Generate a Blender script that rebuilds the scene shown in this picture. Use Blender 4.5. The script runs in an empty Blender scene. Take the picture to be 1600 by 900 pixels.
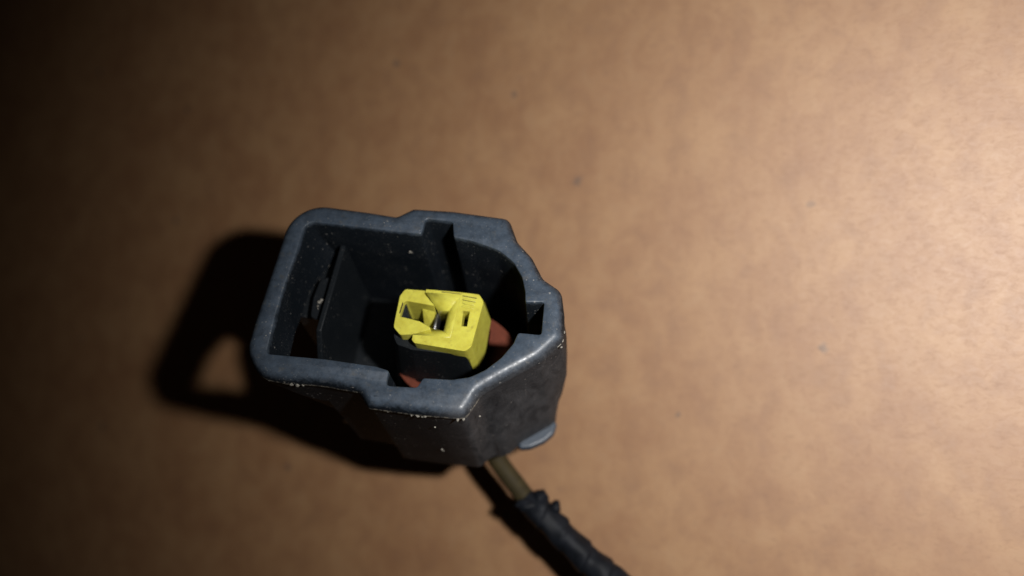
import bpy, bmesh, math, random
from mathutils import Vector, Matrix, noise
from mathutils.geometry import tessellate_polygon

# ---------------------------------------------------------------- camera, world, lamp, exposure
S = bpy.context.scene
COL = S.collection
MM = 0.001
R = math.radians
rnd = random.Random(7)

cam_d = bpy.data.cameras.new('camera')
cam = bpy.data.objects.new('camera', cam_d)
COL.objects.link(cam)
cam.location = (0, 0, 0.10241)
cam.rotation_euler = (0, R(25), 0)
cam_d.sensor_width = 36
cam_d.lens = 31.0
cam_d.clip_start = 0.002
cam_d.clip_end = 20
cam_d.dof.use_dof = True
cam_d.dof.focus_distance = 0.0822
cam_d.dof.aperture_fstop = 13.0
S.camera = cam

world = bpy.data.worlds.new('World')
S.world = world
world.use_nodes = True
wb = world.node_tree.nodes['Background']
wb.inputs['Color'].default_value = (0.9, 0.62, 0.42, 1)
wb.inputs['Strength'].default_value = 0.004

lamp_d = bpy.data.lights.new('phone_flash', 'SPOT')
lamp = bpy.data.objects.new('phone_flash', lamp_d)
COL.objects.link(lamp)
lamp.location = (0.02130, 0.0065, 0.09248)
LAMP_AIM = lamp.location + Vector((-math.sin(R(17)), -0.12, -math.cos(R(17))))
lamp.rotation_euler = (LAMP_AIM - lamp.location).to_track_quat('-Z', 'Y').to_euler()
lamp_d.energy = 0.585
lamp_d.color = (1.0, 0.98, 0.96)
lamp_d.shadow_soft_size = 0.0022
lamp_d.spot_size = R(104)
lamp_d.spot_blend = 1.0

S.view_settings.view_transform = 'Standard'
S.view_settings.look = 'None'
S.view_settings.exposure = 0
S.view_settings.gamma = 1
S.view_settings.use_curve_mapping = False
S.cycles.max_bounces = 8

# ---------------------------------------------------------------- material helpers
def new_mat(name):
    m = bpy.data.materials.new(name)
    m.use_nodes = True
    nt = m.node_tree
    return m, nt, nt.nodes['Principled BSDF']

class NT:
    def __init__(self, nt, scale):
        self.nt = nt
        tc = nt.nodes.new('ShaderNodeTexCoord')
        mp = nt.nodes.new('ShaderNodeMapping')
        mp.inputs['Scale'].default_value = (scale, scale, scale)
        nt.links.new(tc.outputs['Object'], mp.inputs['Vector'])
        self.co = mp.outputs['Vector']
    def link(self, a, b):
        self.nt.links.new(a, b)
    def stretch(self, sx, sy, sz):
        mp = self.nt.nodes.new('ShaderNodeMapping')
        mp.inputs['Scale'].default_value = (sx, sy, sz)
        self.link(self.co, mp.inputs['Vector'])
        return mp.outputs['Vector']
    def noise(self, scale, detail=4, rough=0.55, co=None, dist=0.0):
        n = self.nt.nodes.new('ShaderNodeTexNoise')
        n.inputs['Scale'].default_value = scale
        n.inputs['Detail'].default_value = detail
        n.inputs['Roughness'].default_value = rough
        n.inputs['Distortion'].default_value = dist
        self.link(co or self.co, n.inputs['Vector'])
        return n.outputs['Fac']
    def voro(self, scale, co=None, rand=1.0, dim='3D'):
        n = self.nt.nodes.new('ShaderNodeTexVoronoi')
        n.voronoi_dimensions = dim
        n.inputs['Scale'].default_value = scale
        n.inputs['Randomness'].default_value = rand
        self.link(co or self.co, n.inputs['Vector'])
        return n.outputs['Distance'], n.outputs['Color']
    def rng(self, v, a, b, c=0.0, d=1.0):
        n = self.nt.nodes.new('ShaderNodeMapRange')
        n.inputs[1].default_value = a
        n.inputs[2].default_value = b
        n.inputs[3].default_value = c
        n.inputs[4].default_value = d
        self.link(v, n.inputs[0])
        return n.outputs[0]
    def math(self, op, a, b):
        n = self.nt.nodes.new('ShaderNodeMath')
        n.operation = op
        for i, v in enumerate((a, b)):
            if isinstance(v, (int, float)):
                n.inputs[i].default_value = v
            else:
                self.link(v, n.inputs[i])
        return n.outputs[0]
    def mix(self, fac, a, b):
        n = self.nt.nodes.new('ShaderNodeMix')
        n.data_type = 'RGBA'
        if isinstance(fac, (int, float)):
            n.inputs[0].default_value = fac
        else:
            self.link(fac, n.inputs[0])
        for i, v in ((6, a), (7, b)):
            if isinstance(v, tuple):
                n.inputs[i].default_value = (*v, 1)
            else:
                self.link(v, n.inputs[i])
        return n.outputs[2]
    def bump(self, h, strength, dist, prev=None):
        n = self.nt.nodes.new('ShaderNodeBump')
        n.inputs['Strength'].default_value = strength
        n.inputs['Distance'].default_value = dist
        self.link(h, n.inputs['Height'])
        if prev is not None:
            self.link(prev, n.inputs['Normal'])
        return n.outputs['Normal']

def plastic(name, base, dust, rough, speck=0.5, worn=None, spec=0.12):
    """Black moulded plastic: fine grain of dust, thin scratches, pale specks; optionally a scuffed mating edge and dirt caught under it."""
    m, nt, p = new_mat(name)
    t = NT(nt, 1000)                                   # one texture unit = one millimetre
    sx = nt.nodes.new('ShaderNodeSeparateXYZ')
    t.link(t.co, sx.inputs[0])
    area = t.rng(t.noise(0.30, 3, 0.5), 0.38, 0.66)
    grain = t.noise(9.0, 4, 0.75)
    fine = t.noise(5.0, 5, 0.7)
    c = t.mix(t.math('MULTIPLY', t.rng(grain, 0.52, 0.72), t.math('MULTIPLY', area, 0.75)), base, dust)
    # scratches: thin, in two directions, in patches
    s1 = t.rng(t.noise(3.2, 3, 0.6, t.stretch(0.35, 5.0, 1.2), 0.9), 0.635, 0.70)
    s2 = t.rng(t.noise(3.6, 3, 0.6, t.stretch(3.5, 0.4, 0.5), 0.7), 0.64, 0.70)
    scr = t.math('MULTIPLY', t.math('MAXIMUM', s1, s2), t.rng(t.noise(0.42, 3), 0.45, 0.62))
    c = t.mix(t.math('MULTIPLY', scr, 0.55), c, dust)
    rg = t.rng(fine, 0.3, 0.7, rough - 0.08, rough + 0.08)
    sp_in = None
    if worn:
        # mating edge scuffed pale, broken by noise; cut-off also paints shade on the fillet
        edge = t.math('ADD', sx.outputs[2], t.rng(t.noise(1.6, 5, 0.65), 0.3, 0.7, -0.24, 0.24))
        band = t.rng(edge, -0.62, -0.04)
        w = t.math('MULTIPLY', band, t.rng(t.noise(0.9, 6, 0.72, t.stretch(1.0, 1.0, 0.4)), 0.30, 0.64, 0.50, 1.0))
        w = t.math('MULTIPLY', w, t.rng(grain, 0.34, 0.64, 0.80, 1.0))
        c = t.mix(w, c, worn)
        # brownish and whitish scuffs on the edge
        c = t.mix(t.math('MULTIPLY', t.math('MULTIPLY', band, t.rng(t.noise(1.7, 6, 0.75), 0.60, 0.72)), 0.6), c, (0.18, 0.165, 0.135))
        c = t.mix(t.math('MULTIPLY', t.math('MULTIPLY', band, t.rng(t.noise(0.8, 5, 0.7), 0.58, 0.70)), 0.35), c, (0.10, 0.085, 0.06))
        # dirt lodged in the small ledge below the edge
        lz = t.math('MULTIPLY', t.rng(sx.outputs[2], -1.70, -1.42), t.rng(sx.outputs[2], -0.88, -1.02))
        lz = t.math('MULTIPLY', lz, t.rng(t.noise(2.0, 6, 0.8), 0.44, 0.60))
        lz = t.math('MULTIPLY', lz, t.rng(t.noise(0.35, 2), 0.36, 0.50))
        at = nt.nodes.new('ShaderNodeAttribute')
        at.attribute_name = 'outer_skin'
        lz = t.math('MULTIPLY', t.math('MULTIPLY', lz, t.rng(sx.outputs[1], -7.6, -8.0)), at.outputs['Fac'])
        # the lower right corner is rubbed dusty
        cor = t.math('SUBTRACT', t.math('MULTIPLY', sx.outputs[0], 0.64), t.math('MULTIPLY', sx.outputs[1], 0.77))
        cor = t.math('MULTIPLY', t.rng(cor, 9.6, 11.4), at.outputs['Fac'])
        cor = t.math('MULTIPLY', cor, t.rng(t.noise(0.55, 6, 0.66, t.stretch(1.2, 1.2, 0.6), 0.9), 0.22, 0.84))
        c = t.mix(t.math('MULTIPLY', cor, t.rng(grain, 0.3, 0.7, 0.35, 1.0)), c, (0.115, 0.118, 0.126))
        c = t.mix(t.math('MULTIPLY', lz, 0.8), c, (0.30, 0.27, 0.22))
        rm = nt.nodes.new('ShaderNodeMix')
        t.link(band, rm.inputs[0]); t.link(rg, rm.inputs[2])
        t.link(t.rng(t.noise(1.5, 6, 0.75), 0.32, 0.68, 0.26, 0.58), rm.inputs[3])
        rg = rm.outputs[0]
        sp_in = t.rng(band, 0, 1, spec, 0.6)
    # tiny pale specks: only some cells carry one
    for sc, on_at, amt in ((3.0, 0.90, 1.0), (7.0, 0.84, 0.6)):
        d, col = t.voro(sc)
        sep = nt.nodes.new('ShaderNodeSeparateColor')
        nt.links.new(col, sep.inputs[0])
        on = t.rng(sep.outputs[0], on_at, on_at + 0.02)
        dot = t.math('LESS_THAN', t.math('ADD', d, t.rng(grain, 0.3, 0.7, -0.05, 0.05)), t.rng(sep.outputs[1], 0, 1, 0.08, 0.34))
        k = t.math('MULTIPLY', t.math('MULTIPLY', dot, on), t.math('MULTIPLY', t.rng(area, 0, 1, 0.12, 1), speck * amt))
        c = t.mix(k, c, (0.27, 0.26, 0.24))
    t.link(c, p.inputs['Base Color'])
    t.link(rg, p.inputs['Roughness'])
    if sp_in is not None: t.link(sp_in, p.inputs['Specular IOR Level'])
    else: p.inputs['Specular IOR Level'].default_value = spec
    b = t.bump(t.noise(1.0, 4, 0.6), 0.25, 0.00005)
    b = t.bump(grain, 0.3, 0.00002, b)
    t.link(b, p.inputs['Normal'])
    return m

M_HOUSING = plastic('black_plastic', (0.0054, 0.0078, 0.0110), (0.060, 0.064, 0.071), 0.62, 0.8, (0.056, 0.076, 0.104))
M_LIP = plastic('lit_lip_plastic', (0.040, 0.054, 0.074), (0.08, 0.088, 0.10), 0.42, 0.5, None, 0.5)  # housing plastic made paler: light on the up-facing lip put into colour
M_INNER = plastic('black_inner_plastic', (0.0062, 0.0082, 0.0103), (0.036, 0.040, 0.045), 0.50, 0.5, None, 0.26)

def yellow_mat():
    m, nt, p = new_mat('yellow_plastic')
    t = NT(nt, 1000)
    c = t.mix(t.rng(t.noise(1.2, 4), 0.35, 0.7), (0.60, 0.565, 0.085), (0.49, 0.44, 0.06))
    grime = t.math('MULTIPLY', t.rng(t.noise(1.9, 6, 0.75), 0.55, 0.70), 0.45)
    c = t.mix(grime, c, (0.16, 0.11, 0.03))
    c = t.mix(t.math('MULTIPLY', t.rng(t.noise(9.0, 3, 0.7), 0.70, 0.76), 0.7), c, (0.05, 0.035, 0.02))
    t.link(c, p.inputs['Base Color'])
    p.inputs['Roughness'].default_value = 0.30
    p.inputs['Subsurface Weight'].default_value = 0.12
    p.inputs['Subsurface Radius'].default_value = (0.0006, 0.0005, 0.0001)
    p.inputs['Subsurface Scale'].default_value = 1.0
    t.link(t.bump(t.noise(2.5, 4), 0.35, 0.00006), p.inputs['Normal'])
    return m
M_YELLOW = yellow_mat()

def simple(name, a, b, rough, metal=0.0, scale=2.0, bump=0.3, bd=0.00005, spec=0.4):
    m, nt, p = new_mat(name)
    t = NT(nt, 1000)
    t.link(t.mix(t.rng(t.noise(scale, 5, 0.65), 0.35, 0.68), a, b), p.inputs['Base Color'])
    p.inputs['Roughness'].default_value = rough
    p.inputs['Metallic'].default_value = metal
    p.inputs['Specular IOR Level'].default_value = spec
    t.link(t.bump(t.noise(scale * 2, 4), bump, bd), p.inputs['Normal'])
    return m
M_SEAL = simple('red_brown_rubber', (0.135, 0.031, 0.015), (0.088, 0.021, 0.010), 0.6, 0, 2.0, 0.4, 0.00005, 0.25)
M_STEEL = simple('dark_steel', (0.30, 0.30, 0.30), (0.08, 0.08, 0.085), 0.34, 0.9, 3.0)
M_GRIME = simple('dark_grime', (0.05, 0.03, 0.012), (0.02, 0.014, 0.008), 0.8)
M_WIRE = simple('olive_wire_sheath', (0.040, 0.030, 0.011), (0.026, 0.020, 0.009), 0.7, 0, 1.0, 0.3, 0.00005, 0.2)
M_TAPE = simple('black_tape', (0.0035, 0.0045, 0.0065), (0.0075, 0.009, 0.013), 0.58, 0, 0.8, 0.4, 0.00012, 0.16)
M_GRIT = simple('pale_grit', (0.30, 0.28, 0.24), (0.13, 0.12, 0.10), 0.9, 0, 5.0)

def board_mat():
    m, nt, p = new_mat('brown_fibre_board')
    t = NT(nt, 1000)
    a = t.noise(0.10, 6, 0.62)
    b = t.noise(0.33, 5, 0.6, t.stretch(1.0, 0.8, 1.0), 0.4)
    f = t.noise(1.4, 5, 0.7, t.stretch(0.7, 1.3, 1.0), 0.8)
    c = t.mix(t.rng(a, 0.38, 0.64), (0.306, 0.142, 0.049), (0.370, 0.191, 0.074))
    c = t.mix(t.math('MULTIPLY', t.rng(b, 0.46, 0.74), 0.52), c, (0.225, 0.098, 0.035))
    c = t.mix(t.math('MULTIPLY', t.rng(b, 0.50, 0.26), 0.35), c, (0.39, 0.228, 0.105))
    c = t.mix(t.math('MULTIPLY', t.rng(f, 0.52, 0.74), 0.40), c, (0.19, 0.082, 0.03))
    # sparse dark flecks in the fibre
    d, col = t.voro(0.052, dim='2D')
    sep = nt.nodes.new('ShaderNodeSeparateColor')
    nt.links.new(col, sep.inputs[0])
    wob = t.math('ADD', d, t.rng(t.noise(1.8, 3), 0.3, 0.7, -0.012, 0.012))
    size = t.rng(sep.outputs[1], 0, 1, 0.018, 0.042)
    fle = t.math('MULTIPLY', t.rng(t.math('DIVIDE', wob, size), 1.0, 0.5), t.rng(sep.outputs[0], 0.35, 0.45))
    c = t.mix(t.math('MULTIPLY', fle, 0.6), c, (0.10, 0.06, 0.04))
    t.link(c, p.inputs['Base Color'])
    t.link(t.rng(f, 0.3, 0.7, 0.62, 0.70), p.inputs['Roughness'])
    p.inputs['IOR'].default_value = 2.2
    n = t.bump(t.noise(0.30, 4, 0.55, t.stretch(1.0, 0.6, 1.0)), 0.07, 0.0005)
    n = t.bump(t.noise(1.9, 4, 0.6, t.stretch(0.6, 1.5, 1.0), 0.5), 0.02, 0.00010, n)
    t.link(n, p.inputs['Normal'])
    return m
M_BOARD = board_mat()

# ---------------------------------------------------------------- mesh helpers (all in millimetres; depth s runs DOWN from the rim plane)
def link_mesh(name, verts, faces, mat, parent=None, smooth=35, bevel=None, segs=3):
    me = bpy.data.meshes.new(name)
    me.from_pydata([(v[0] * MM, v[1] * MM, v[2] * MM) for v in verts], [], faces)
    bm = bmesh.new(); bm.from_mesh(me)
    bmesh.ops.remove_doubles(bm, verts=bm.verts, dist=1e-6)
    bmesh.ops.recalc_face_normals(bm, faces=bm.faces)
    bm.to_mesh(me); bm.free()
    me.materials.append(mat)
    for f in me.polygons:
        f.use_smooth = True
    me.set_sharp_from_angle(angle=R(smooth))
    o = bpy.data.objects.new(name, me)
    COL.objects.link(o)
    if parent:
        o.parent = parent
    if bevel:
        md = o.modifiers.new('edge_round', 'BEVEL')
        md.width = bevel * MM
        md.segments = segs
        md.limit_method = 'ANGLE'
        md.angle_limit = R(40)
        md.harden_normals = False
        for f in me.polygons:
            f.use_smooth = True
    return o

def area2(p):
    return sum(a[0] * b[1] - b[0] * a[1] for a, b in zip(p, p[1:] + p[:1]))

def rounded(pts, step=0.35):
    """pts: (x, y, corner radius) -> dense counter-clockwise outline."""
    if area2([(p[0], p[1]) for p in pts]) < 0:
        pts = pts[::-1]
    out = []
    n = len(pts)
    for i in range(n):
        p = Vector(pts[i][:2]); a = Vector(pts[i - 1][:2]); b = Vector(pts[(i + 1) % n][:2])
        r = pts[i][2]
        da, db = (a - p), (b - p)
        ang = da.angle(db)
        if r < 0.02 or abs(ang - math.pi) < 0.05:
            out.append(p); continue
        t = min(r / math.tan(ang / 2), 0.46 * da.length, 0.46 * db.length)
        p0, p1 = p + da.normalized() * t, p + db.normalized() * t
        rr = t * math.tan(ang / 2)
        k = max(2, int((math.pi - ang) * rr / step) + 2)
        c = p + (da.normalized() + db.normalized()).normalized() * (rr / math.sin(ang / 2))
        v0, v1 = p0 - c, p1 - c
        for j in range(k + 1):
            f = j / k
            th = v0.angle(v1)
            out.append(c + (v0 * math.sin((1 - f) * th) + v1 * math.sin(f * th)) / max(math.sin(th), 1e-6))
    # subdivide long edges
    res = []
    for i, p in enumerate(out):
        q = out[(i + 1) % len(out)]
        res.append(p)
        k = int((q - p).length / 0.9)
        for j in range(1, k + 1):
            res.append(p + (q - p) * j / (k + 1))
    return res

def inset(loop, d):
    out = []
    n = len(loop)
    for i in range(n):
        a, p, b = loop[i - 1], loop[i], loop[(i + 1) % n]
        e0 = (p - a); e1 = (b - p)
        if e0.length < 1e-7: e0 = e1
        if e1.length < 1e-7: e1 = e0
        n0 = Vector((-e0.y, e0.x)).normalized(); n1 = Vector((-e1.y, e1.x)).normalized()
        m = (n0 + n1)
        m = m.normalized() if m.length > 1e-6 else n0
        out.append(p + m * d / max(0.5, m.dot(n0)))
    return out

def sstep(a, b, x):
    t = max(0.0, min(1.0, (x - a) / (b - a)))
    return t * t * (3 - 2 * t)

def prism(name, outline, s0, s1, mat, parent, bevel=0.12, holes=(), segs=3, taper=None, smooth=35):
    """Straight prism of a 2-D outline with holes, from depth s0 down to s1."""
    loops = [[Vector(p[:2]) for p in outline]] + [[Vector(p[:2]) for p in h] for h in holes]
    verts, faces, idx = [], [], []
    for lp in loops:
        st = len(verts)
        for p in lp: verts.append((p.x, p.y, -s0))
        for p in lp:
            q = taper(p) if taper else p
            verts.append((q.x, q.y, -(s1(p) if callable(s1) else s1)))
        n = len(lp)
        idx.append((st, n))
        for i in range(n):
            j = (i + 1) % n
            faces.append((st + i, st + j, st + n + j, st + n + i))
    flat = [(st + i, st + n + i) for st, n in idx for i in range(n)]
    if not holes:
        st, n = idx[0]
        faces.append(tuple(range(st, st + n)))
        faces.append(tuple(range(st + 2 * n - 1, st + n - 1, -1)))
    else:
        tris = tessellate_polygon([[Vector((p.x, p.y, 0)) for p in lp] for lp in loops])
        for t in tris:
            faces.append(tuple(flat[k][0] for k in t))
            faces.append(tuple(flat[k][1] for k in reversed(t)))
    return link_mesh(name, verts, faces, mat, parent, smooth, bevel, segs)

# ---------------------------------------------------------------- the setting
def board():
    n = 60
    verts, faces = [], []
    for j in range(n + 1):
        for i in range(n + 1):
            x, y = (i / n - 0.5) * 900, (j / n - 0.5) * 900
            verts.append((x, y, 0))
    for j in range(n):
        for i in range(n):
            a = j * (n + 1) + i
            faces.append((a, a + 1, a + n + 2, a + n + 1))
    o = link_mesh('table_top', verts, faces, M_BOARD)
    o['kind'] = 'structure'
    return o
board()

# ---------------------------------------------------------------- the connector
root = bpy.data.objects.new('wiring_connector', None)
COL.objects.link(root)
ax = Vector((0.93941, -0.08056, -0.33321)); ay = Vector((-0.07298, 0.90272, -0.42399)); az = Vector((0.33495, 0.42262, 0.84214))
mw = Matrix((ax, ay, az)).transposed().to_4x4()
mw.translation = Vector((-0.0438115, -0.001807, 0.0312621))
root.matrix_world = mw
root.empty_display_size = 0.005
root['label'] = 'dusty black plastic wiring connector with open socket, yellow lock insert and taped wire'
root['category'] = 'connector'

OUT = rounded([(-5.6, 10.2, 0), (-3.0, 9.95, 0.6), (-1.5, 11.0, 0.9), (2.5, 11.05, 0), (8.2, 10.65, 0.9),
               (9.3, 8.2, 1.2), (10.9, 6.6, 2.0), (12.2, 4.4, 1.5), (14.05, 3.25, 1.3), (14.55, 0.8, 0.8), (14.7, -1.7, 1.2),
               (12.9, -3.85, 1.5), (9.4, -6.35, 2.0), (7.75, -7.6, 1.2), (6.6, -10.0, 1.1), (2.0, -10.05, 0), (-2.35, -9.85, 0.35), (-3.55, -8.45, 0.35),
               (-6.6, -8.2, 0), (-7.4, -8.18, 0), (-7.7, -8.17, 0), (-10.4, -8.27, 0), (-13.05, -8.0, 2.8), (-14.85, -5.6, 2.8), (-14.78, -2.8, 0), (-13.75, 10.75, 4.2)])
INN = rounded([(-11.9, 8.3, 1.1), (-7.9, 8.15, 0), (-2.4, 7.88, 0), (-0.12, 7.82, 0.25), (0.05, 9.6, 0.35), (2.75, 9.45, 0.3), (3.1, 7.75, 0.3), (5.0, 7.5, 1.0),
               (7.6, 6.75, 2.0), (9.2, 5.6, 2.0), (10.2, 4.1, 2.0), (10.65, 2.6, 1.0), (10.8, 1.5, 0.15), (12.55, 1.65, 0.2), (12.6, -1.62, 0.2), (10.45, -1.6, 0.3),
               (10.15, -2.7, 1.0), (9.2, -4.2, 1.8), (7.9, -5.5, 1.8), (6.6, -6.3, 1.8), (5.0, -6.7, 1.5), (2.35, -6.8, 0.3), (1.95, -7.75, 0.35), (-0.9, -7.85, 0.35), (-0.85, -6.4, 0.3),
               (-2.2, -6.1, 0), (-6.9, -5.85, 0), (-12.6, -5.85, 0.4), (-12.62, -1.8, 0), (-12.42, 1.4, 0), (-12.05, 5.0, 0)])
BODY = 19.9

def depth(x, y):
    """How far the wall under this point of the rim reaches down: the left end is only a short guard loop."""
    low = 3.9 + 2.3 * sstep(-2.8, 0.6, y)
    if y > 2 and x > -12.9:
        return low + (BODY - low) * sstep(-11.7, -9.8, x)
    if y < -5:
        if x > -7.55: return BODY
        return 2.8 + 3.4 * sstep(-12.5, -8.0, x)
    if x > -8: return BODY
    return low

def draft(p, f):
    """The guard loop's inner face leans inwards below the rim, with a web in its upper corner."""
    if p.x < -10.5:
        w = sstep(-10.6, -11.8, p.x)
        return Vector((p.x + f * w * (0.85 - 0.75 * sstep(-2.8, 0.6, p.y) + 1.6 * sstep(3.0, 8.0, p.y)), p.y))
    return p

def flare(p, s):
    """Small swelling of the right-hand flank and of the lower right corner."""
    x, y = p
    x += 0.50 * math.sin(math.pi * min(1, max(0, s / 19.0))) * sstep(12.5, 14.5, x)
    x -= 0.75 * sstep(13.0, 19.9, s) * sstep(13.2, 14.6, x)
    if y < -1.0 and x > 7.0:
        g = sstep(3, 20, s) * sstep(6.6, 8.4, x) * sstep(-1.0, -3.4, y)
        x += 0.75 * g; y -= (0.95 + 0.55 * math.exp(-((x - 8.4) / 1.3) ** 2)) * g
    return Vector((x, y))

def housing():
    verts, faces = [], []
    n = len(OUT); m = len(INN)
    RO = 1.0
    rings = []
    def ring(pts):
        st = len(verts); verts.extend(pts); rings.append(st); return st
    prof = []
    prof = [(1.0, 0.0), (0.80, 0.025), (0.60, 0.10), (0.41, 0.24), (0.24, 0.44), (0.11, 0.69), (0.03, 0.95), (0.0, 1.14), (0.04, 1.20), (0.20, 1.30)]
    first = None; prev = None
    for ins, s in prof:
        lp = inset(OUT, ins)
        st = ring([(p.x, p.y, -s) for p in lp])
        if prev is None: first = st
        else:
            for i in range(n):
                j = (i + 1) % n
                faces.append((prev + i, prev + j, st + j, st + i))
        prev = st
    base = inset(OUT, 0.20)
    for f in (0.25, 0.5, 0.75, 1.0):
        pts = []
        for p, q in zip(base, OUT):
            dd = depth(q.x, q.y)
            s = 1.32 + (dd - 1.32) * f
            w = flare(p, s)
            pts.append((w.x, w.y, -s))
        st = ring(pts)
        for i in range(n):
            j = (i + 1) % n
            faces.append((prev + i, prev + j, st + j, st + i))
        prev = st
    obot = prev
    # inner wall
    prev = None; ifirst = None
    for ins, s in ((-0.14, 0.0), (-0.05, 0.05), (0.0, 0.15)):
        lp = inset(INN, ins)
        st = ring([(p.x, p.y, -s) for p in lp])
        if prev is None: ifirst = st
        else:
            for i in range(m):
                j = (i + 1) % m
                faces.append((prev + i, prev + j, st + j, st + i))
        prev = st
    for f in (0.3, 0.65, 1.0):
        st = ring([(draft(p, f).x, p.y, -(0.15 + (depth(p.x, p.y) - 0.15) * f)) for p in INN])
        for i in range(m):
            j = (i + 1) % m
            faces.append((prev + i, prev + j, st + j, st + i))
        prev = st
    ibot = prev
    def cap(o_st, i_st):
        a = [Vector((verts[o_st + i][0], verts[o_st + i][1], 0)) for i in range(n)]
        b = [Vector((verts[i_st + i][0], verts[i_st + i][1], 0)) for i in range(m)]
        ids = [o_st + i for i in range(n)] + [i_st + i for i in range(m)]
        for t in tessellate_polygon([a, b]):
            faces.append(tuple(ids[k] for k in t))
    cap(first, ifirst)
    cap(obot, ibot)
    o = link_mesh('housing', verts, faces, M_HOUSING, root, 32)
    skin = o.data.attributes.new('outer_skin', 'FLOAT', 'POINT')
    outer = {tuple(round(c * MM, 7) for c in verts[i]) for i in range(first, obot + n)}
    for i, v in enumerate(o.data.vertices):
        skin.data[i].value = 1.0 if tuple(round(c, 7) for c in v.co) in outer else 0.0
    return o
H = housing()

# floor of the socket and the lip at the bottom corner
fl = [(-9.4, 8.6), (-2, 8.4), (0, 8.6), (5, 8.2), (8.5, 7), (10.6, 5), (11.6, 2.2), (11.6, -2.0), (10.4, -4.3), (8.4, -6.2), (5.2, -7.4), (0, -7.2), (-9.4, -6.6)]
prism('socket_floor', fl, 17.6, 19.2, M_INNER, root, 0.1)
lip = rounded([(10.2, -7.55, 0.4), (11.6, -7.25, 1.0), (13.0, -6.45, 1.2), (13.95, -5.45, 0.9), (14.2, -4.3, 0.4), (13.2, -3.4, 0.3), (12.2, -4.5, 0.6), (10.2, -6.2, 0.5)])
prism('corner_flange', lip, 19.2, 20.5, M_LIP, root, 0.35, segs=4)

# latch arm standing in the guard loop, with its catch behind
def latch_arm():
    prof = [(7.95, 4.0), (-1.6, 4.0), (-3.6, 6.6), (-5.2, 9.5), (-5.75, 17.6), (7.95, 17.6)]
    verts, faces = [], []
    n = len(prof)
    for dx in (0.0, 0.55):
        for y, s in prof:
            lean = -9.80 + 0.062 * (y + 1.7) * (1.0 if y < 8 else 1.0)
            verts.append((lean + dx, y, -s))
    faces.append(tuple(range(n)))
    faces.append(tuple(range(2 * n - 1, n - 1, -1)))
    for i in range(n):
        j = (i + 1) % n
        faces.append((i, j, n + j, n + i))
    return link_mesh('latch_arm', verts, faces, M_INNER, root, 30, 0.10, 2)
LA = latch_arm()
prism('catch', rounded([(-10.85, 4.3, 0.5), (-9.55, 4.9, 0.1), (-9.75, -0.2, 0.1), (-11.0, 0.1, 0.5), (-11.15, 2.3, 0.3)]), 5.0, 8.6, M_INNER, LA, 0.18)

prism('loop_light_blocker', rounded([(-13.2, 0.7, 0.4), (-9.5, 0.4, 0.1), (-9.4, 8.3, 0.1), (-11.6, 8.3, 1.0), (-13.0, 6.0, 0.6)]), 6.4, 17.4, M_INNER, LA, 0.2)  # added block low in the loop, shuts off light through its upper part

# terminal block in the middle of the socket
blk = rounded([(-2.0, 2.9, 0.6), (-1.6, 3.35, 0.3), (5.6, 3.25, 0.5), (5.40, -2.70, 0.25), (0.0, -2.62, 0.2), (-1.6, -2.2, 0.5), (-2.05, -1.4, 0.5)])
wells = [[(-1.5, 2.55), (3.35, 2.55), (3.35, -1.0), (-1.5, -0.75)], [(4.4, 1.6), (5.45, 1.6), (5.4, -0.45), (4.4, -0.45)]]
prism('terminal_block', blk, 4.35, 17.7, M_INNER, root, 0.16, wells, 3, lambda p: Vector((2 + (p.x - 2) * (1.44 if p.x < 2 else 1.12), p.y * (1.38 if p.y < 0 else 1.15))))

# red-brown seal ring round the block's foot
def ellipse(cx, cy, a, b, n=48):
    return [(cx + a * math.cos(2 * math.pi * i / n), cy + b * math.sin(2 * math.pi * i / n)) for i in range(n)]
prism('seal_ring', ellipse(3.05, 0.0, 6.5, 5.15), 12.0, 14.0, M_SEAL, root, 0.3, [[p[:] for p in rounded([(-3.0, 3.5, 0.9), (6.4, 3.8, 0.9), (6.4, -3.2, 1.4), (-0.5, -3.4, 0.8), (-3.05, -1.25, 0.8)])]], 4)

# yellow lock insert: a main frame and a C-shaped clip beside it
ins = bpy.data.objects.new('lock_insert', None)
COL.objects.link(ins); ins.parent = root

def lock_frame():
    top = [(0.66, 3.32), (0.60, 2.98), (4.12, 2.96), (3.80, -1.55), (0.10, -1.56), (0.08, -2.1), (0.38, -2.40), (5.40, -2.80), (5.90, -2.25), (6.48, 2.5), (5.95, 3.22), (4.0, 3.30)]
    top = rounded([(*p, r) for p, r in zip(top, (0.08, 0, 0, 0, 0, .15, .25, .5, .5, .6, .4, 0))], 0.12)
    slot = [(4.63, 1.34), (5.27, 1.33), (5.22, -0.25), (4.66, -0.28)]
    def low(p):                                       # the right-hand flank clips far down over the block
        if p.x > 5.45 and p.y < 3.0: return 4.7 + 4.8 * sstep(5.45, 5.62, p.x) * (1 - 0.42 * sstep(-1.0, 2.5, p.y))
        return 4.6
    def tp(p):
        return Vector((p.x + 0.42 * sstep(5.4, 6.3, p.x), p.y))
    return prism('lock_frame', top, 3.0, low, M_YELLOW, ins, 0.20, [slot], 5, tp)
lock_frame()

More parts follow.
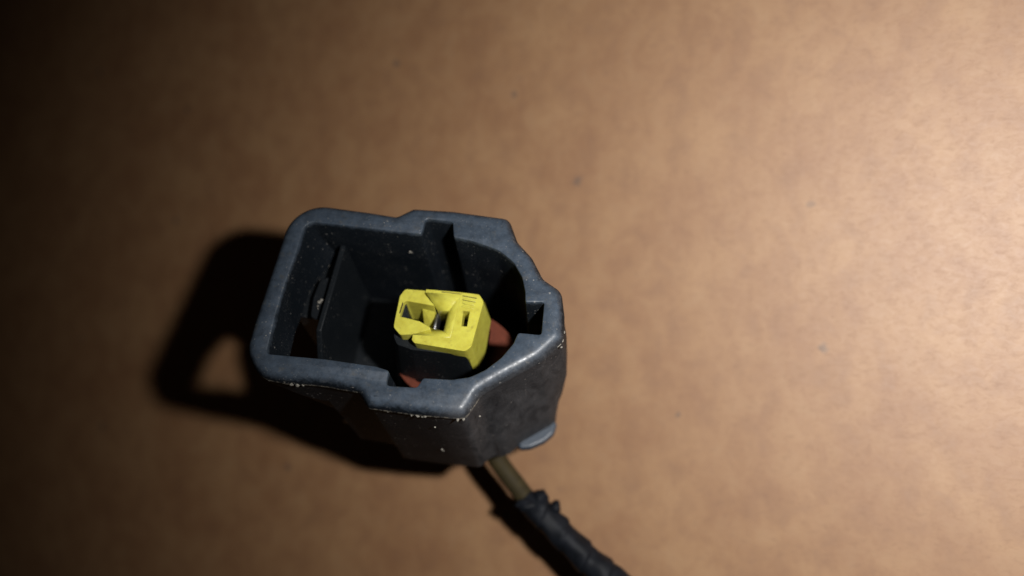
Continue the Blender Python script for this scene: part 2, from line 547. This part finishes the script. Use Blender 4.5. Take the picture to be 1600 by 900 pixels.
def funnel():
    a = [(0.70, 3.0, 3.04), (4.13, 2.98, 3.04), (3.81, -1.57, 3.04), (0.10, -1.58, 3.04)]
    b = [(1.85, 1.75, 4.3), (3.02, 1.88, 4.5), (2.74, -0.30, 4.9), (1.45, -0.05, 4.9)]
    verts = [(x, y, -s) for x, y, s in a + b] + [(x, y, -8.5) for x, y, s in b]
    f = [(0, 1, 5, 4), (1, 2, 6, 5), (2, 3, 7, 6), (4, 5, 9, 8), (5, 6, 10, 9), (6, 7, 11, 10)]
    o = link_mesh('funnel', verts, f, M_YELLOW, ins, 20)
    md = o.modifiers.new('wall', 'SOLIDIFY'); md.thickness = 0.10 * MM; md.offset = -1
    return o
funnel()

def clip():
    p = [(-1.85, 2.4, .5), (-1.45, 3.18, .4), (0.54, 3.20, .06), (0.54, 2.85, .04), (1.72, 1.66, .05), (-1.0, 1.92, .1), (-1.32, 1.82, .1), (-1.5, 0.22, .1), (-0.4, 0.05, .1),
         (0.55, -0.12, .1), (1.72, -0.70, .08), (1.55, -0.90, .08), (0.02, -1.52, .1), (-1.15, -1.68, .4), (-1.90, -0.95, .5), (-1.92, -0.3, .2)]
    return prism('clip', rounded(p, 0.12), 3.05, 7.6, M_YELLOW, ins, 0.13, (), 3)
prism('slot_shade', [(-1.5, 1.8), (-1.2, 1.85), (-0.62, 0.1), (-1.5, 0.2)], 3.7, 7.5, M_INNER, ins, 0.03)  # black block put in where the slot's left end is only dark shade
clip()
# sloping floor of the channel inside the clip and the ridged pad on the frame
link_mesh('ramp', [(0.30, 1.95, -4.0), (1.55, 1.78, -4.4), (1.40, 0.55, -6.8), (0.35, 0.75, -6.8), (0.30, 2.1, -7.5), (1.55, 1.9, -7.5), (1.40, 0.5, -7.6), (0.35, 0.7, -7.6)],
          [(0, 1, 2, 3), (7, 6, 5, 4), (0, 4, 5, 1), (1, 5, 6, 2), (2, 6, 7, 3), (3, 7, 4, 0)], M_YELLOW, ins, 20)
for k in range(3):
    y = 2.62 - 0.40 * k
    prism('ridge', [(4.42, y + .1), (5.72 - .03 * k, y - .03), (5.70 - .03 * k, y - .23), (4.42, y - .10)], 2.93, 3.1, M_YELLOW, ins, 0.05, segs=2)
# brown dirt in the joints: a line behind the pad, one beside it and one along the back edge
for q in ([(4.30, 2.98), (5.78, 2.83), (5.76, 2.75), (4.36, 2.90)], [(4.40, 2.56), (5.70, 2.42), (5.69, 2.34), (4.40, 2.46)], [(4.50, 2.16), (5.30, 2.08), (5.30, 2.03), (4.50, 2.08)], [(-1.46, 1.75), (-1.36, 1.6), (-1.52, 0.5), (-1.60, 0.6)], [(2.2, 3.20), (4.2, 3.15), (4.2, 3.10), (2.2, 3.13)]):
    prism('grime_line', q, 2.985, 3.05, M_GRIME, ins, None)

# steel contacts seen in the openings
def contact(name, x0, x1, y0, y1, s0, s1, bow):
    verts, faces = [], []
    n = 8
    for j, s in enumerate((s0, s0 + 0.5, s1)):
        for i in range(n + 1):
            f = i / n
            verts.append((x0 + (x1 - x0) * f, y0 + (y1 - y0) * f, -(s + bow * (2 * f - 1) ** 2)))
    for j in range(2):
        for i in range(n):
            a = j * (n + 1) + i
            faces.append((a, a + 1, a + n + 2, a + n + 1))
    o = link_mesh(name, verts, faces, M_STEEL, root, 40)
    md = o.modifiers.new('sheet', 'SOLIDIFY'); md.thickness = 0.28 * MM
    return o
contact('contact', 1.75, 1.95, -0.4, 2.2, 5.0, 9.0, 0.3)
contact('contact', 4.75, 4.95, -0.1, 1.35, 4.9, 7.5, 0.5)

# wire seal at the back, wire and its tape wrap
def tube(name, pts, rad, mat, parent, seg=20, wrinkle=0.0, sub=6, freq=0.6, closed_ends=True):
    P = [Vector(p) for p in pts]
    path, rr = [], []
    for i in range(len(P) - 1):
        p0 = P[max(0, i - 1)]; p1 = P[i]; p2 = P[i + 1]; p3 = P[min(len(P) - 1, i + 2)]
        for j in range(sub):
            t = j / sub
            path.append(0.5 * ((2 * p1) + (p2 - p0) * t + (2 * p0 - 5 * p1 + 4 * p2 - p3) * t * t + (3 * p1 - p0 - 3 * p2 + p3) * t ** 3))
            rr.append(rad[i] + (rad[i + 1] - rad[i]) * t)
    path.append(P[-1]); rr.append(rad[-1])
    verts, faces = [], []
    up = Vector((0.3, 0.2, 1))
    L = 0
    for i, p in enumerate(path):
        d = (path[min(i + 1, len(path) - 1)] - path[max(i - 1, 0)]).normalized()
        if i: L += (p - path[i - 1]).length
        u = d.cross(up).normalized(); v = u.cross(d).normalized()
        for k in range(seg):
            a = 2 * math.pi * k / seg
            r = rr[i]
            if wrinkle:
                ph = (L * freq + a / (2 * math.pi)) % 1.0
                r *= 1 + wrinkle * (ph - 0.5) + wrinkle * 0.9 * noise.noise(Vector((L * 0.5, math.cos(a) * 1.3, math.sin(a) * 1.3)))
            verts.append(p + (u * math.cos(a) + v * math.sin(a)) * r)
    n = len(path)
    for i in range(n - 1):
        for k in range(seg):
            k2 = (k + 1) % seg
            faces.append((i * seg + k, i * seg + k2, (i + 1) * seg + k2, (i + 1) * seg + k))
    faces.append(tuple(range(seg)))
    faces.append(tuple((n - 1) * seg + k for k in range(seg - 1, -1, -1)))
    return link_mesh(name, verts, faces, mat, parent, 60)

tube('rear_boot', [(2.3, 0.2, -19.0), (2.3, 0.2, -21), (2.3, 0.2, -23.5), (2.3, 0.2, -26.5), (2.3, 0.2, -34.0)], [5.2, 5.0, 4.2, 3.6, 3.0], M_HOUSING, root, 28, 0, 3)
tube('wire', [(2.3, 0.2, -25.0), (3.2, -1.0, -26.4), (5.0, -3.6, -26.0), (6.88, -6.57, -25.6), (8.3, -8.3, -25.72), (9.95, -9.95, -26.2), (11.25, -11.3, -26.3), (12.83, -12.51, -26.47), (14.72, -14.02, -26.96)],
     [1.1] * 9, M_WIRE, root, 18, 0.0)
CABLE = [(11.2, -11.3, -26.3), (12.83, -12.51, -26.47), (14.72, -14.02, -26.96), (16.99, -15.77, -27.42), (18.93, -17.29, -28.12), (20.84, -18.63, -28.52), (23.87, -21.0, -28.99), (27.56, -23.91, -29.35), (32.92, -27.83, -30.6), (41.0, -34.0, -34.4), (55.0, -44.0, -34.6)]
TW = tube('tape_wrap', CABLE, [1.2, 1.68, 1.6, 1.55, 1.65, 1.85, 2.1, 2.4, 2.5, 2.5, 2.5], M_TAPE, root, 36, 0.15, 16, 0.30)
def fray(x, y, z, r):
    bm = bmesh.new()
    bmesh.ops.create_icosphere(bm, subdivisions=3, radius=1)
    vs = []
    for v in bm.verts:
        k = 1 + 0.35 * noise.noise(v.co * 1.7 + Vector((x, y, z)))
        vs.append((x + v.co.x * r[0] * k, y + v.co.y * r[1] * k, z + v.co.z * r[2] * k))
    fs = [tuple(v.index for v in f.verts) for f in bm.faces]
    bm.free()
    return link_mesh('tape_end', vs, fs, M_TAPE, TW, 70)
fray(12.9, -11.3, -25.6, (0.95, 0.9, 0.9))
fray(14.7, -12.1, -25.9, (0.6, 0.85, 0.7))
fray(11.4, -12.4, -25.2, (1.2, 0.7, 0.5))

# pale grit caught along the rim's edges and a few bits of lint
def grit():
    bm0 = bmesh.new(); bmesh.ops.create_icosphere(bm0, subdivisions=1, radius=1)
    base = [v.co.copy() for v in bm0.verts]; bf = [tuple(v.index for v in f.verts) for f in bm0.faces]; bm0.free()
    verts, faces = [], []
    def crumb(x, y, s, r, a=None):
        st = len(verts)
        sx, sy, sz = (r * rnd.uniform(0.6, 1.5) for _ in range(3))
        if a is None: a = rnd.uniform(0, 6.28)
        else: sx *= rnd.uniform(1.2, 3.0); sy *= 0.7
        for c in base:
            k = rnd.uniform(0.7, 1.25)
            px, py = c.x * sx * k, c.y * sy * k
            verts.append((x + px * math.cos(a) - py * math.sin(a), y + px * math.sin(a) + py * math.cos(a), -s + c.z * sz * k))
        faces.extend(tuple(st + i for i in f) for f in bf)
    lp = inset(OUT, 0.05)
    for i, p in enumerate(lp):
        q = lp[(i + 1) % len(lp)]
        front = p.y < -7.5
        dens = 0.0
        if front:
            dens = 2.6 if (p.x > -1.5 and p.x < 6.8) else (4.0 if -10.6 < p.x < -8.6 else 0.8)
            if -6.5 < p.x < -2.8: dens = 0.5
        elif p.x > 13.5 and p.y < 0: dens = 1.2
        elif p.x < -12: dens = 0.5
        k = (q - p).length * dens
        k = int(k) + (rnd.random() < k % 1)
        for _ in range(k):
            f = rnd.random()
            w = p + (q - p) * f
            crumb(w.x + rnd.gauss(0, .05), w.y + rnd.gauss(0, .06), rnd.gauss(1.18, 0.12), abs(rnd.gauss(0.0, 0.045)) + 0.012, math.atan2(q.y - p.y, q.x - p.x))
    for x, y, s, r in ((-9.9, -8.2, 1.1, .22), (-9.4, -8.22, 1.15, .2), (-8.9, -8.2, 1.15, .16), (-10.5, -8.1, .8, .1), (5.9, -10.0, 1.15, .2), (6.4, -9.95, 1.2, .12), (2.2, -10.05, 1.15, .18), (2.9, -10.0, 1.2, .16), (1.6, -10.0, 1.2, .12),
                       (14.55, -1.6, 1.1, .16), (14.5, -2.2, 1.3, .13), (7.6, -9.0, 3.0, .08), (3.4, -10.1, 4.2, .09), (-2.4, -8.35, 3.0, .08), (3.0, -10.1, 12.5, .10), (3.1, -10.1, 13.0, .07)):
        crumb(x, y, s, r)
    for x, y, s, r in ((-1.9, 7.85, 4.0, .10), (-1.75, 7.83, 4.15, .10), (-2.0, 7.83, 4.25, .08), (-10.35, 1.8, 4.95, .16), (-10.2, 2.0, 4.9, .14), (-10.45, 1.35, 4.95, .10), (-10.4, 1.1, 4.98, .08)):
        crumb(x, y, s, r)
    for p in INN:                                         # crusty edge where the guard loop opens
        if p.x < -11.0 and p.y > -5.5:
            q = draft(p, 1.0)
            for _ in range(7 if p.y > 3 else 1):
                crumb(q.x + rnd.gauss(0, .05), q.y + rnd.gauss(0, .25), depth(p.x, p.y) - abs(rnd.gauss(0, .10)), abs(rnd.gauss(.0, .018)) + .010)
    o = link_mesh('grit', verts, faces, M_GRIT, H, 30)
    o['kind'] = 'stuff'
grit()
